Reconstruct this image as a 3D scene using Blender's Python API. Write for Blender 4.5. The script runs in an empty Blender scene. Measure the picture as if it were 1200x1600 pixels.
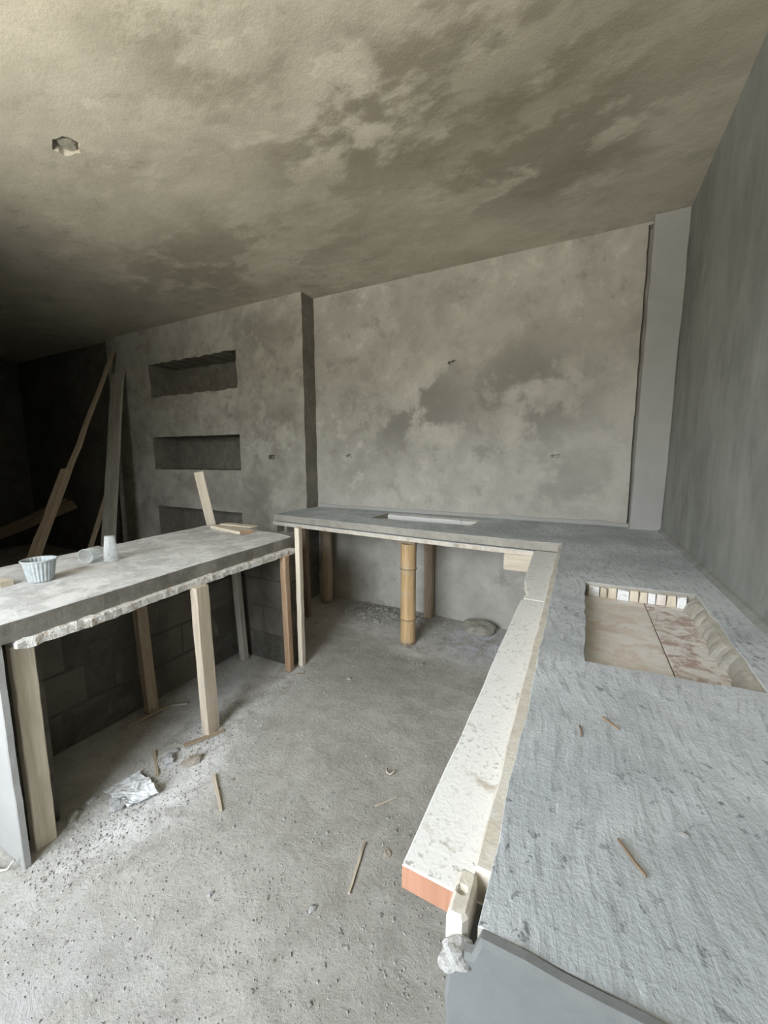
import bpy, bmesh, math, random
from mathutils import Vector, Matrix, noise
from mathutils.geometry import delaunay_2d_cdt

R = random.Random(11)
SC = bpy.context.scene
COL = SC.collection

# ------------------------------------------------------------------ camera
cam_d = bpy.data.cameras.new('camera')
cam = bpy.data.objects.new('camera', cam_d)
COL.objects.link(cam)
cam_d.sensor_fit = 'VERTICAL'
cam_d.sensor_height = 36.0
cam_d.lens = 36.0 * 608.6 / 1600.0
cam_d.clip_start = 0.02
cam.location = (0, 0, 1.38)
cam.rotation_euler = (math.radians(90 - 7.68), 0, math.radians(26.93))
SC.camera = cam

# ------------------------------------------------------------------ daylight: overcast sky seen through the open window behind the camera
W = bpy.data.worlds.new('sky')
SC.world = W
W.use_nodes = True
wn, wl = W.node_tree.nodes, W.node_tree.links
wn.clear()
tc = wn.new('ShaderNodeTexCoord')
sx = wn.new('ShaderNodeSeparateXYZ')
rp = wn.new('ShaderNodeValToRGB')
bg = wn.new('ShaderNodeBackground')
wo = wn.new('ShaderNodeOutputWorld')
wl.new(tc.outputs['Generated'], sx.inputs[0])
mr = wn.new('ShaderNodeMapRange')
mr.inputs['From Min'].default_value = -1.0
mr.inputs['From Max'].default_value = 1.0
wl.new(sx.outputs['Z'], mr.inputs['Value'])
wl.new(mr.outputs[0], rp.inputs[0])
el = rp.color_ramp.elements
el[0].position = 0.29
el[0].color = (1.42, 1.36, 1.20, 1)          # pale bare ground just outside
el[1].position = 1.0
el[1].color = (0.84, 0.94, 1.08, 1)          # overcast sky
e = el.new(0.37); e.color = (0.44, 0.425, 0.37, 1)      # planting and far ground up to the skyline
e = el.new(0.51); e.color = (0.40, 0.385, 0.335, 1)
e = el.new(0.55); e.color = (0.92, 0.98, 1.03, 1)
wl.new(rp.outputs[0], bg.inputs['Color'])
bg.inputs['Strength'].default_value = 9.0
wl.new(bg.outputs[0], wo.inputs[0])

DOOR = (-1.95, -0.45, 0.80, 2.45)      # x0, x1, z0, z1 of the open window in wall_front
YF = -1.25
pl = bpy.data.lights.new('window_portal', 'AREA')
pl.shape = 'RECTANGLE'
pl.size = DOOR[1] - DOOR[0]
pl.size_y = DOOR[3] - DOOR[2]
pl.cycles.is_portal = True
po = bpy.data.objects.new('window_portal', pl)
COL.objects.link(po)
po.location = ((DOOR[0] + DOOR[1]) / 2, YF - 0.02, (DOOR[2] + DOOR[3]) / 2)
po.rotation_euler = (math.radians(90), 0, 0)     # -Z towards +Y (into the room)

SC.view_settings.view_transform = 'Standard'
SC.view_settings.look = 'None'
SC.view_settings.gamma = 1.0
SC.view_settings.use_curve_mapping = False
SC.view_settings.exposure = 1.2
SC.cycles.max_bounces = 10
SC.cycles.diffuse_bounces = 6
SC.cycles.use_denoising = True


# ------------------------------------------------------------------ node helpers
class NT:
    def __init__(s, name):
        s.m = bpy.data.materials.new(name)
        s.m.use_nodes = True
        s.n, s.l = s.m.node_tree.nodes, s.m.node_tree.links
        s.bsdf = s.n['Principled BSDF']
        s.bsdf.inputs['Roughness'].default_value = 0.9
        s.bsdf.inputs['Specular IOR Level'].default_value = 0.25
        s.tc = s.n.new('ShaderNodeTexCoord')
        s.obj = s.tc.outputs['Object']

    def set(s, sock, v):
        if hasattr(v, 'is_linked') or hasattr(v, 'links'):
            s.l.new(v, sock)
        else:
            if isinstance(v, tuple) and len(v) == 3 and sock.type == 'RGBA':
                v = v + (1,)
            sock.default_value = v

    def mapping(s, vec=None, scale=(1, 1, 1), rot=(0, 0, 0), loc=(0, 0, 0)):
        m = s.n.new('ShaderNodeMapping')
        s.l.new(vec or s.obj, m.inputs['Vector'])
        m.inputs['Scale'].default_value = scale
        m.inputs['Rotation'].default_value = rot
        m.inputs['Location'].default_value = loc
        return m.outputs[0]

    def noise(s, scale, detail=4, rough=0.55, dist=0.0, vec=None):
        t = s.n.new('ShaderNodeTexNoise')
        s.l.new(vec or s.obj, t.inputs['Vector'])
        t.inputs['Scale'].default_value = scale
        t.inputs['Detail'].default_value = detail
        t.inputs['Roughness'].default_value = rough
        t.inputs['Distortion'].default_value = dist
        return t.outputs['Fac']

    def voro(s, scale, vec=None, feature='F1'):
        t = s.n.new('ShaderNodeTexVoronoi')
        t.feature = feature
        s.l.new(vec or s.obj, t.inputs['Vector'])
        t.inputs['Scale'].default_value = scale
        return t.outputs['Distance']

    def ramp(s, v, a, b, lo=0.0, hi=1.0):
        m = s.n.new('ShaderNodeMapRange')
        m.interpolation_type = 'SMOOTHSTEP'
        s.set(m.inputs['Value'], v)
        for k, x in (('From Min', a), ('From Max', b), ('To Min', lo), ('To Max', hi)):
            m.inputs[k].default_value = x
        return m.outputs[0]

    def math(s, op, a, b=0.5, c=None):
        m = s.n.new('ShaderNodeMath')
        m.operation = op
        s.set(m.inputs[0], a)
        s.set(m.inputs[1], b)
        if c is not None:
            s.set(m.inputs[2], c)
        return m.outputs[0]

    def mix(s, f, a, b, mode='MIX'):
        m = s.n.new('ShaderNodeMix')
        m.data_type = 'RGBA'
        m.blend_type = mode
        s.set(m.inputs[0], f)
        s.set(m.inputs[6], a)
        s.set(m.inputs[7], b)
        return m.outputs[2]

    def blob(s, c, r, vec=None):
        """1 at the centre of an ellipsoid, 0 beyond its radius"""
        v = s.mapping(vec, scale=tuple(1 / q for q in r), loc=tuple(-p / q for p, q in zip(c, r)))
        m = s.n.new('ShaderNodeVectorMath')
        m.operation = 'LENGTH'
        s.l.new(v, m.inputs[0])
        return s.ramp(m.outputs['Value'], 0.25, 1.0, 1.0, 0.0)

    def bump(s, h, strength=0.3, dist=0.01, prev=None):
        b = s.n.new('ShaderNodeBump')
        b.inputs['Strength'].default_value = strength
        b.inputs['Distance'].default_value = dist
        s.set(b.inputs['Height'], h)
        if prev is not None:
            s.l.new(prev, b.inputs['Normal'])
        return b.outputs[0]

    def done(s, col, nrm=None, rough=None):
        s.set(s.bsdf.inputs['Base Color'], col)
        if nrm is not None:
            s.l.new(nrm, s.bsdf.inputs['Normal'])
        if rough is not None:
            s.set(s.bsdf.inputs['Roughness'], rough)
        return s.m


def cement(name, light, dark, scale=1.0, lo=0.36, hi=0.66, warp=1.2, stains=(), grain=1.0, stretch=(1, 1, 1), skim=1.0):
    """trowelled cement render: broad clouds, streaky trowel drags, fine sand grain"""
    t = NT(name)
    light, dark = tuple(q * 0.8 for q in light), tuple(q * 0.74 for q in dark)
    v = t.mapping(scale=stretch)
    n1 = t.noise(1.1 * scale, 7, 0.58, warp * 0.22, v)
    n2 = t.noise(3.2 * scale, 6, 0.6, 0.4, v)
    n3 = t.noise(11 * scale, 7, 0.66, 0.5, v)
    f = t.math('MULTIPLY_ADD', n2, 0.42, t.math('MULTIPLY', n1, 0.40))
    f = t.math('MULTIPLY_ADD', n3, 0.18, f)
    f = t.ramp(f, lo, hi)
    col = t.mix(f, dark, light)
    # scraped pale skim and dark trowel drags
    sk = t.noise(6.0 * scale, 9, 0.70, 0.12, t.mapping(v, loc=(4.1, 2.2, 7.3)))
    sm = t.ramp(t.noise(1.3 * scale, 4, 0.6, 0.2, t.mapping(v, loc=(1.2, 8.1, 3.3))), 0.42, 0.62, 0.15, 1.0)
    col = t.mix(t.math('MULTIPLY', t.ramp(sk, 0.53, 0.66, 0, 0.6 * skim), sm), col, tuple(min(1, q * 1.22) for q in light))
    col = t.mix(t.math('MULTIPLY', t.ramp(sk, 0.47, 0.35, 0, 0.6 * skim), sm), col, tuple(q * 0.72 for q in dark))
    for (c, r, k, tone, seed) in stains:
        st = t.noise(2.0 * scale, 9, 0.64, 0.15, t.mapping(v, loc=(seed, seed * 0.7, 0)))
        mk = t.math('MULTIPLY', t.blob(c, r), t.ramp(st, 0.44, 0.54))
        col = t.mix(t.math('MULTIPLY', mk, k), col, tone)
    g = t.noise(210, 2, 0.6)
    col = t.mix(t.ramp(g, 0.25, 0.75, 0.0, 0.16 * grain), col, dark)
    b1 = t.bump(t.noise(90, 3, 0.7), 0.35 * grain, 0.004)
    b2 = t.bump(t.noise(7, 4, 0.5, 0.4), 0.25, 0.02, b1)
    return t.done(col, b2)


# ------------------------------------------------------------------ mesh helpers
def link(name, me, mat=None, parent=None):
    o = bpy.data.objects.new(name, me)
    COL.objects.link(o)
    if mat:
        for m in (mat if isinstance(mat, (list, tuple)) else [mat]):
            me.materials.append(m)
    if parent:
        o.parent = parent
    return o


def mesh(name, verts, faces, mat=None, parent=None, smooth=False, mats=None):
    me = bpy.data.meshes.new(name)
    me.from_pydata([tuple(v) for v in verts], [], faces)
    bm = bmesh.new()
    bm.from_mesh(me)
    bmesh.ops.recalc_face_normals(bm, faces=bm.faces)
    bm.to_mesh(me)
    bm.free()
    if smooth:
        for p in me.polygons:
            p.use_smooth = True
    o = link(name, me, mat, parent)
    return o


def tag(o, label, cat, group=None, kind=None):
    o['label'] = label
    o['category'] = cat
    if group:
        o['group'] = group
    if kind:
        o['kind'] = kind
    return o


def struct(o, label=None, cat=None):
    o['kind'] = 'structure'
    if label:
        o['label'] = label
    if cat:
        o['category'] = cat
    return o


def empty(name, loc, label, cat, group=None):
    o = bpy.data.objects.new(name, None)
    o.empty_display_size = 0.05
    o.location = loc
    COL.objects.link(o)
    return tag(o, label, cat, group)


def keep(parent, *kids):
    """parent kids (built in world coordinates) without moving them"""
    inv = Matrix.LocRotScale(parent.location, parent.rotation_euler, None).inverted()
    for k in kids:
        k.parent = parent
        k.matrix_parent_inverse = inv


def inside(p, loop):
    c = False
    j = len(loop) - 1
    for i in range(len(loop)):
        a, b = loop[i], loop[j]
        if (a[1] > p[1]) != (b[1] > p[1]) and p[0] < (b[0] - a[0]) * (p[1] - a[1]) / (b[1] - a[1]) + a[0]:
            c = not c
        j = i
    return c


def ccw(loop):
    a = sum(loop[i - 1][0] * loop[i][1] - loop[i][0] * loop[i - 1][1] for i in range(len(loop)))
    return loop if a > 0 else loop[::-1]


def rough_loop(loop, step, jit, rnd=R):
    out = []
    n = len(loop)
    for i in range(n):
        a, b = Vector(loop[i]), Vector(loop[(i + 1) % n])
        d = b - a
        k = max(1, int(d.length / step))
        nr = Vector((d.y, -d.x)).normalized()
        for q in range(k):
            off = 0 if q == 0 else rnd.uniform(-jit, jit)
            out.append(tuple(a + d * (q / k) + nr * off))
    return out


def offset(loop, d):
    """shrink a ccw loop by d"""
    n = len(loop)
    out = []
    for i in range(n):
        p, a, b = Vector(loop[i]), Vector(loop[i - 1]), Vector(loop[(i + 1) % n])
        e1, e2 = (p - a).normalized(), (b - p).normalized()
        n1, n2 = Vector((-e1.y, e1.x)), Vector((-e2.y, e2.x))
        m = n1 + n2
        if m.length < 1e-6:
            m = n1
        m.normalize()
        c = max(0.4, m.dot(n1))
        out.append(tuple(p + m * (d / c)))
    return out


def plate(name, M, outline, holes, thick, mat, parent=None, bev=0.0, grid=None):
    """flat slab in the local uv plane (front at w=0, body towards -w) with recesses: holes = [(loop, depth or None)]"""
    outline = ccw(outline)
    hl = [ccw(h) for h, d in holes]
    V, F = [], []

    def add(p, w):
        V.append(M @ Vector((p[0], p[1], w)))
        return len(V) - 1

    def fill(outer, inner, w):
        pts, eds = [], []
        for lp in [outer] + inner:
            s = len(pts)
            pts += [Vector(p) for p in lp]
            eds += [(s + i, s + (i + 1) % len(lp)) for i in range(len(lp))]
        if grid:
            xs = [p[0] for p in outer]; ys = [p[1] for p in outer]
            nx, ny = int((max(xs) - min(xs)) / grid), int((max(ys) - min(ys)) / grid)
            for i in range(1, nx):
                for j in range(1, ny):
                    q = (min(xs) + i * grid, min(ys) + j * grid)
                    if inside(q, outer) and not any(inside(q, h) for h in inner):
                        pts.append(Vector(q))
        vo, _, fo, *_ = delaunay_2d_cdt(pts, eds, [], 0, 1e-6)
        idx = [add(p, w) for p in vo]
        for f in fo:
            c = sum((vo[i] for i in f), Vector((0, 0))) / len(f)
            if inside(c, outer) and not any(inside(c, h) for h in inner):
                F.append([idx[i] for i in f])

    def band(la, wa, lb, wb):
        n = len(la)
        ia = [add(p, wa) for p in la]
        ib = [add(p, wb) for p in lb]
        for i in range(n):
            j = (i + 1) % n
            F.append([ia[i], ia[j], ib[j], ib[i]])

    if bev:
        o_in = offset(outline, bev)
        h_out = [offset(h, -bev) for h in hl]
        fill(o_in, h_out, 0.0)
        band(o_in, 0, outline, -bev)
        for a, b in zip(h_out, hl):
            band(a, 0, b, -bev)
    else:
        fill(outline, hl, 0.0)
    band(outline, -bev, outline, -thick)
    through = []
    for h, (_, d) in zip(hl, holes):
        if d is None:
            band(h, -bev, h, -thick)
            through.append(h)
        else:
            band(h, -bev, h, -d)
            fill(h, [], -d)
    g, grid = grid, None
    fill(outline, through, -thick)
    me = bpy.data.meshes.new(name)
    bm = bmesh.new()
    vs = [bm.verts.new(v) for v in V]
    for f in F:
        try:
            bm.faces.new([vs[i] for i in f])
        except ValueError:
            pass
    bmesh.ops.remove_doubles(bm, verts=bm.verts, dist=1e-5)
    bmesh.ops.recalc_face_normals(bm, faces=bm.faces)
    if isinstance(mat, (list, tuple)):       # second material on all but the front face
        w = Vector((M[0][2], M[1][2], M[2][2]))
        o = Vector((M[0][3], M[1][3], M[2][3]))
        for f in bm.faces:
            if (f.calc_center_median() - o).dot(w) < -0.002 - bev:
                f.material_index = 1
    bm.to_mesh(me)
    bm.free()
    return link(name, me, mat, parent)


def frame(o, u, v):
    u, v = Vector(u), Vector(v)
    w = u.cross(v)
    M = Matrix.Identity(4)
    for i in range(3):
        M[i][0], M[i][1], M[i][2], M[i][3] = u[i], v[i], w[i], o[i]
    return M


def timber(name, p0, p1, w, t, side, mat, parent=None, seg=7, jit=0.001, ch=0.003, endmat=None, taper=1.0, rag=0.0):
    """sawn piece from p0 to p1: w across 'side', t across the third axis; chamfered edges, slightly uneven.
    Its origin is p0 and its local z runs along the grain."""
    p0, p1 = Vector(p0), Vector(p1)
    z = (p1 - p0)
    L = z.length
    z.normalize()
    s = Vector(side)
    s = (s - z * s.dot(z)).normalized()
    q = z.cross(s)
    M = Matrix.Identity(4)
    for i in range(3):
        M[i][0], M[i][1], M[i][2], M[i][3] = s[i], q[i], z[i], p0[i]
    a, b = w / 2, t / 2
    ring = [(a - ch, b), (-a + ch, b), (-a, b - ch), (-a, -b + ch), (-a + ch, -b), (a - ch, -b), (a, -b + ch), (a, b - ch)]
    V, F = [], []
    for k in range(seg + 1):
        f = k / seg
        sc = 1 + (taper - 1) * f
        ox, oy = R.uniform(-jit, jit), R.uniform(-jit, jit)
        for (x, y) in ring:
            dx = R.uniform(-rag, rag) if rag else 0
            V.append(((x + dx) * sc + ox + R.uniform(-jit, jit) * 0.5, y * sc + oy + R.uniform(-jit, jit) * 0.5 + dx * 0.4,
                      f * L + (R.uniform(-jit, jit) if k in (0, seg) else 0)))
    for k in range(seg):
        for i in range(8):
            j = (i + 1) % 8
            F.append([k * 8 + i, k * 8 + j, (k + 1) * 8 + j, (k + 1) * 8 + i])
    F.append(list(range(8))[::-1])
    F.append([seg * 8 + i for i in range(8)])
    o = mesh(name, V, F, mat, None)
    if endmat:
        o.data.materials.append(endmat)
        o.data.polygons[-2].material_index = 1
        o.data.polygons[-1].material_index = 1
    o.matrix_world = M
    if parent is not None:
        pm = Matrix.LocRotScale(parent.location, parent.rotation_euler, None)
        o.parent = parent
        o.matrix_parent_inverse = pm.inverted()
    return o


def lathe(prof, n, flute=0, depth=0.0):
    V, F = [], []
    for (r, z, fl) in prof:
        for i in range(n):
            a = 2 * math.pi * i / n
            rr = r + (depth * fl * (0.5 + 0.5 * math.cos(flute * a)) if flute else 0)
            V.append((rr * math.cos(a), rr * math.sin(a), z))
    for k in range(len(prof) - 1):
        for i in range(n):
            j = (i + 1) % n
            F.append([k * n + i, k * n + j, (k + 1) * n + j, (k + 1) * n + i])
    F.append(list(range(n))[::-1])
    F.append([(len(prof) - 1) * n + i for i in range(n)])
    return V, F


def rock_mesh(name, sub, rough, flat, seed, mat):
    bm = bmesh.new()
    bmesh.ops.create_icosphere(bm, subdivisions=sub, radius=0.5)
    for v in bm.verts:
        n = noise.noise(v.co * 2.8 + Vector((seed * 7.3, seed, 2.0)))
        v.co *= 1 + rough * n
        v.co.z *= flat
        v.co.z = max(v.co.z, -0.3 * flat)
    zm = min(v.co.z for v in bm.verts)
    for v in bm.verts:
        v.co.z -= zm
    me = bpy.data.meshes.new(name)
    bm.to_mesh(me)
    bm.free()
    me.materials.append(mat)
    return me


# ------------------------------------------------------------------ materials
def wood(name, c1, c2, dust=0.0, dustcol=(0.62, 0.60, 0.56), dustlo=0.45, grain=1.0, specks=0.0):
    t = NT(name)
    inf = t.n.new('ShaderNodeObjectInfo')
    vm = t.n.new('ShaderNodeVectorMath')
    vm.operation = 'ADD'
    t.l.new(t.obj, vm.inputs[0])
    cx = t.n.new('ShaderNodeCombineXYZ')
    for i in range(3):
        t.l.new(t.math('MULTIPLY', inf.outputs['Random'], 9.0 + i), cx.inputs[i])
    t.l.new(cx.outputs[0], vm.inputs[1])
    v = t.mapping(vm.outputs[0], scale=(1, 1, 0.07))
    g = t.noise(60, 5, 0.6, 1.0, v)
    b = t.noise(11, 3, 0.5, 0.6, v)
    f = t.math('MULTIPLY_ADD', g, 0.55, t.math('MULTIPLY', b, 0.45))
    col = t.mix(t.ramp(f, 0.36, 0.64), c2, c1)
    kn = t.noise(5, 2, 0.5, 0.3, t.mapping(vm.outputs[0], scale=(1, 1, 0.5)))
    col = t.mix(t.ramp(kn, 0.68, 0.75, 0, 0.6), col, tuple(x * 0.35 for x in c2))
    if dust:
        d = t.noise(16, 8, 0.7, 0.5, vm.outputs[0])
        col = t.mix(t.ramp(d, dustlo, dustlo + 0.16, 0, dust), col, dustcol)
    if specks:
        sn = t.noise(95, 5, 0.7, 0.4, vm.outputs[0])
        sm = t.noise(6, 4, 0.6, 0.4, vm.outputs[0])
        col = t.mix(t.math('MULTIPLY', t.ramp(sn, 0.54, 0.64, 0, specks), t.ramp(sm, 0.4, 0.6, 0.25, 1)), col, (0.30, 0.30, 0.29))
    nb = t.bump(g, 0.25 * grain, 0.004)
    nb = t.bump(t.noise(190, 3, 0.6, 0, vm.outputs[0]), 0.14 * grain, 0.0025, nb)
    return t.done(col, nb, 0.8)


M_WOOD = wood('pale_wood', (0.66, 0.57, 0.45), (0.48, 0.40, 0.30), 0.55, (0.50, 0.46, 0.40), 0.50)
M_WOODTAN = wood('tan_wood', (0.48, 0.39, 0.28), (0.33, 0.26, 0.18), 0.4, (0.42, 0.38, 0.32), 0.52)
M_WOODORANGE = wood('orange_wood', (0.52, 0.36, 0.24), (0.38, 0.25, 0.15), 0.5, (0.52, 0.44, 0.36), 0.54)
M_WOODGREY = wood('grey_wood', (0.44, 0.41, 0.35), (0.28, 0.26, 0.22), 0.5, (0.42, 0.41, 0.38), 0.48)
M_BATTEN = wood('cement_stained_batten', (0.70, 0.66, 0.58), (0.56, 0.52, 0.45), 0.6, (0.70, 0.69, 0.66), 0.44)
M_WOODDARK = wood('dark_wood', (0.30, 0.22, 0.15), (0.18, 0.13, 0.09), 0.2, (0.3, 0.27, 0.23), 0.55)
M_WOODRAW = wood('raw_pale_wood', (0.72, 0.65, 0.53), (0.58, 0.51, 0.40), 0.3, (0.6, 0.57, 0.5), 0.58)
M_FORM = wood('dusted_form_board', (0.60, 0.55, 0.48), (0.46, 0.41, 0.35), 0.95, (0.82, 0.83, 0.83), 0.26, 0.7, 0.75)
M_FORMSIDE = wood('form_board_edge', (0.68, 0.62, 0.53), (0.52, 0.46, 0.37), 0.6, (0.70, 0.68, 0.64), 0.46)
M_FORMFLOOR = wood('stained_form_board', (0.78, 0.71, 0.65), (0.64, 0.56, 0.50), 0.8, (0.80, 0.78, 0.76), 0.42)
M_CUT = wood('orange_cut_end', (0.45, 0.24, 0.16), (0.37, 0.19, 0.12), 0.35, (0.7, 0.5, 0.4), 0.6)


def form_red():
    t = NT('reddish_form_board')
    v = t.mapping(scale=(1, 1, 0.3))
    n = t.noise(14, 8, 0.7, 0.8, v)
    d = t.noise(34, 6, 0.7, 0.5, v)
    col = t.mix(t.ramp(n, 0.45, 0.6), (0.76, 0.73, 0.70), (0.46, 0.34, 0.30))
    col = t.mix(t.ramp(d, 0.5, 0.62, 0, 0.8), col, (0.80, 0.79, 0.78))
    return t.done(col, t.bump(d, 0.5, 0.006))


M_FORMRED = form_red()

CE_L, CE_D = (0.46, 0.445, 0.39), (0.30, 0.285, 0.235)
M_CEIL = cement('ceiling_render', (0.68, 0.64, 0.54), (0.52, 0.48, 0.39), 0.9, 0.34, 0.64, 1.6, stains=[
    ((-0.75, 1.75, 2.877), (1.35, 0.62, 1.5), 0.85, (0.20, 0.18, 0.135), 3.1),
    ((-1.35, 1.15, 2.877), (0.5, 0.5, 1.5), 0.7, (0.25, 0.225, 0.17), 5.7),
    ((-0.3, 2.2, 2.877), (0.9, 0.8, 1.5), 0.75, (0.20, 0.18, 0.135), 7.7),
    ((-2.6, 2.3, 2.877), (2.2, 0.7, 1.5), 0.6, (0.22, 0.2, 0.155), 1.7)], stretch=(0.9, 1.5, 1))
M_WALLB = cement('back_wall_render', (0.67, 0.64, 0.585), (0.45, 0.43, 0.38), 1.0, 0.32, 0.66, 0.9, stains=[
    ((-1.35, 3.17, 1.80), (0.95, 1, 0.55), 0.9, (0.22, 0.21, 0.185), 2.2),
    ((-0.45, 3.17, 1.85), (0.75, 1, 0.6), 0.85, (0.23, 0.22, 0.195), 6.2),
    ((-0.2, 3.17, 1.2), (0.6, 1, 0.35), 0.5, (0.21, 0.205, 0.185), 4.2)])
M_WALLL = cement('niche_wall_render', (0.58, 0.555, 0.495), (0.37, 0.35, 0.30), 1.2, 0.38, 0.62, 0.8, stains=[
    ((-2.75, 2.99, 1.65), (0.55, 1, 0.45), 0.7, (0.20, 0.19, 0.16), 3.3)])
M_NICHE = cement('shaded_raw_niche', (0.30, 0.28, 0.235), (0.20, 0.185, 0.15), 3.0)  # unplastered cement, darkened so its colour carries the recess shade
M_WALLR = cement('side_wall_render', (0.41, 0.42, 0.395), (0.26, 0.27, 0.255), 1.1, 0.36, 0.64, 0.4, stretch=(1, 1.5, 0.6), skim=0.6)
M_COL = cement('column_render', (0.54, 0.535, 0.515), (0.45, 0.445, 0.425), 0.6, 0.3, 0.7, 0.5, skim=0.15)
M_PIER = cement('smooth_fresh_render', (0.25, 0.262, 0.262), (0.19, 0.202, 0.206), 2.2, 0.34, 0.68, 0.8, grain=0.5, skim=0.2)
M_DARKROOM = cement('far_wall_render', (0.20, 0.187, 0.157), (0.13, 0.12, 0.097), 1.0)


def slab_mat(name, light, dark, drag_rot, streak=0.6, dots=0.5, dusty=0.0):
    """wood-floated cement: fine curved drag lines, small dark pits, pale dust"""
    t = NT(name)
    wob = t.n.new('ShaderNodeTexNoise')
    t.l.new(t.obj, wob.inputs['Vector'])
    wob.inputs['Scale'].default_value = 1.7
    wob.inputs['Detail'].default_value = 1
    wa = t.n.new('ShaderNodeVectorMath')
    wa.operation = 'MULTIPLY_ADD'
    t.l.new(wob.outputs['Color'], wa.inputs[0])
    wa.inputs[1].default_value = (0.22, 0.22, 0.0)
    t.l.new(t.obj, wa.inputs[2])
    v = t.mapping(wa.outputs[0], rot=(0, 0, drag_rot), scale=(1, 0.15, 1))
    v2 = t.mapping(wa.outputs[0], rot=(0, 0, drag_rot + 0.9), scale=(1, 0.15, 1), loc=(3, 3, 0))
    n1 = t.noise(2.6, 8, 0.66, 0.4)
    dr = t.noise(80, 6, 0.7, 0.3, v)
    d2 = t.noise(55, 5, 0.65, 0.3, v2)
    col = t.mix(t.ramp(n1, 0.36, 0.64), dark, light)
    col = t.mix(t.ramp(dr, 0.52, 0.64, 0, streak), col, tuple(x * 0.66 for x in dark))
    col = t.mix(t.ramp(dr, 0.40, 0.30, 0, streak * 0.8), col, tuple(min(1, x * 1.3) for x in light))
    col = t.mix(t.ramp(d2, 0.56, 0.68, 0, streak * 0.7), col, tuple(x * 0.7 for x in dark))
    d = t.noise(58, 5, 0.66, 0.4)
    pm = t.ramp(t.noise(3.5, 5, 0.6, 0.3), 0.40, 0.60, 0.15, 1.0)
    col = t.mix(t.math('MULTIPLY', t.ramp(d, 0.575, 0.65, 0, dots), pm), col, tuple(x * 0.36 for x in dark))
    if dusty:
        w = t.noise(7, 8, 0.7, 0.6)
        col = t.mix(t.ramp(w, 0.44, 0.6, 0, dusty), col, (0.82, 0.82, 0.82))
    nb = t.bump(dr, 0.5, 0.004)
    nb = t.bump(d2, 0.35, 0.004, nb)
    nb = t.bump(t.noise(230, 3, 0.6), 0.3, 0.003, nb)
    nb = t.bump(d, 0.3, 0.006, nb)
    return t.done(col, nb, 0.85)


M_SLAB = slab_mat('slab_cement', (0.60, 0.635, 0.67), (0.41, 0.44, 0.47), 0.75, 0.55, 0.85)
M_BAR = slab_mat('bar_top_cement', (0.72, 0.72, 0.715), (0.54, 0.54, 0.535), -0.5, 0.6, 0.45, 0.85)
M_SLABSIDE = cement('slab_side_cast', (0.56, 0.53, 0.47), (0.42, 0.40, 0.35), 5.0)
M_SLABEDGE = cement('slab_side_cement', (0.40, 0.38, 0.34), (0.27, 0.255, 0.22), 4.0)


def crust_mat():
    t = NT('mortar_crusted_board')
    n = t.noise(30, 8, 0.7, 0.6)
    col = t.mix(t.ramp(n, 0.36, 0.50), (0.50, 0.38, 0.27), (0.82, 0.80, 0.76))
    m = t.noise(75, 4, 0.6)
    col = t.mix(t.ramp(m, 0.58, 0.7, 0, 0.7), col, (0.25, 0.23, 0.2))
    return t.done(col, t.bump(t.noise(60, 6, 0.7), 0.9, 0.012))


M_CRUST = crust_mat()


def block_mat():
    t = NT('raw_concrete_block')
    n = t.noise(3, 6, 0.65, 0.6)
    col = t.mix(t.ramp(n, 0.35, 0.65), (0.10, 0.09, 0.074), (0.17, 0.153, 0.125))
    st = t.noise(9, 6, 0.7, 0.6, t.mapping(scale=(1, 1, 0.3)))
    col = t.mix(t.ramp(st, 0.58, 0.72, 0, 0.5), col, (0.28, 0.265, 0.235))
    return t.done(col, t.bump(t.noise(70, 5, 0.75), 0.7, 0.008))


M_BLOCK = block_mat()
M_MORTAR = cement('joint_mortar', (0.17, 0.16, 0.135), (0.10, 0.093, 0.076), 5.0)


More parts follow.
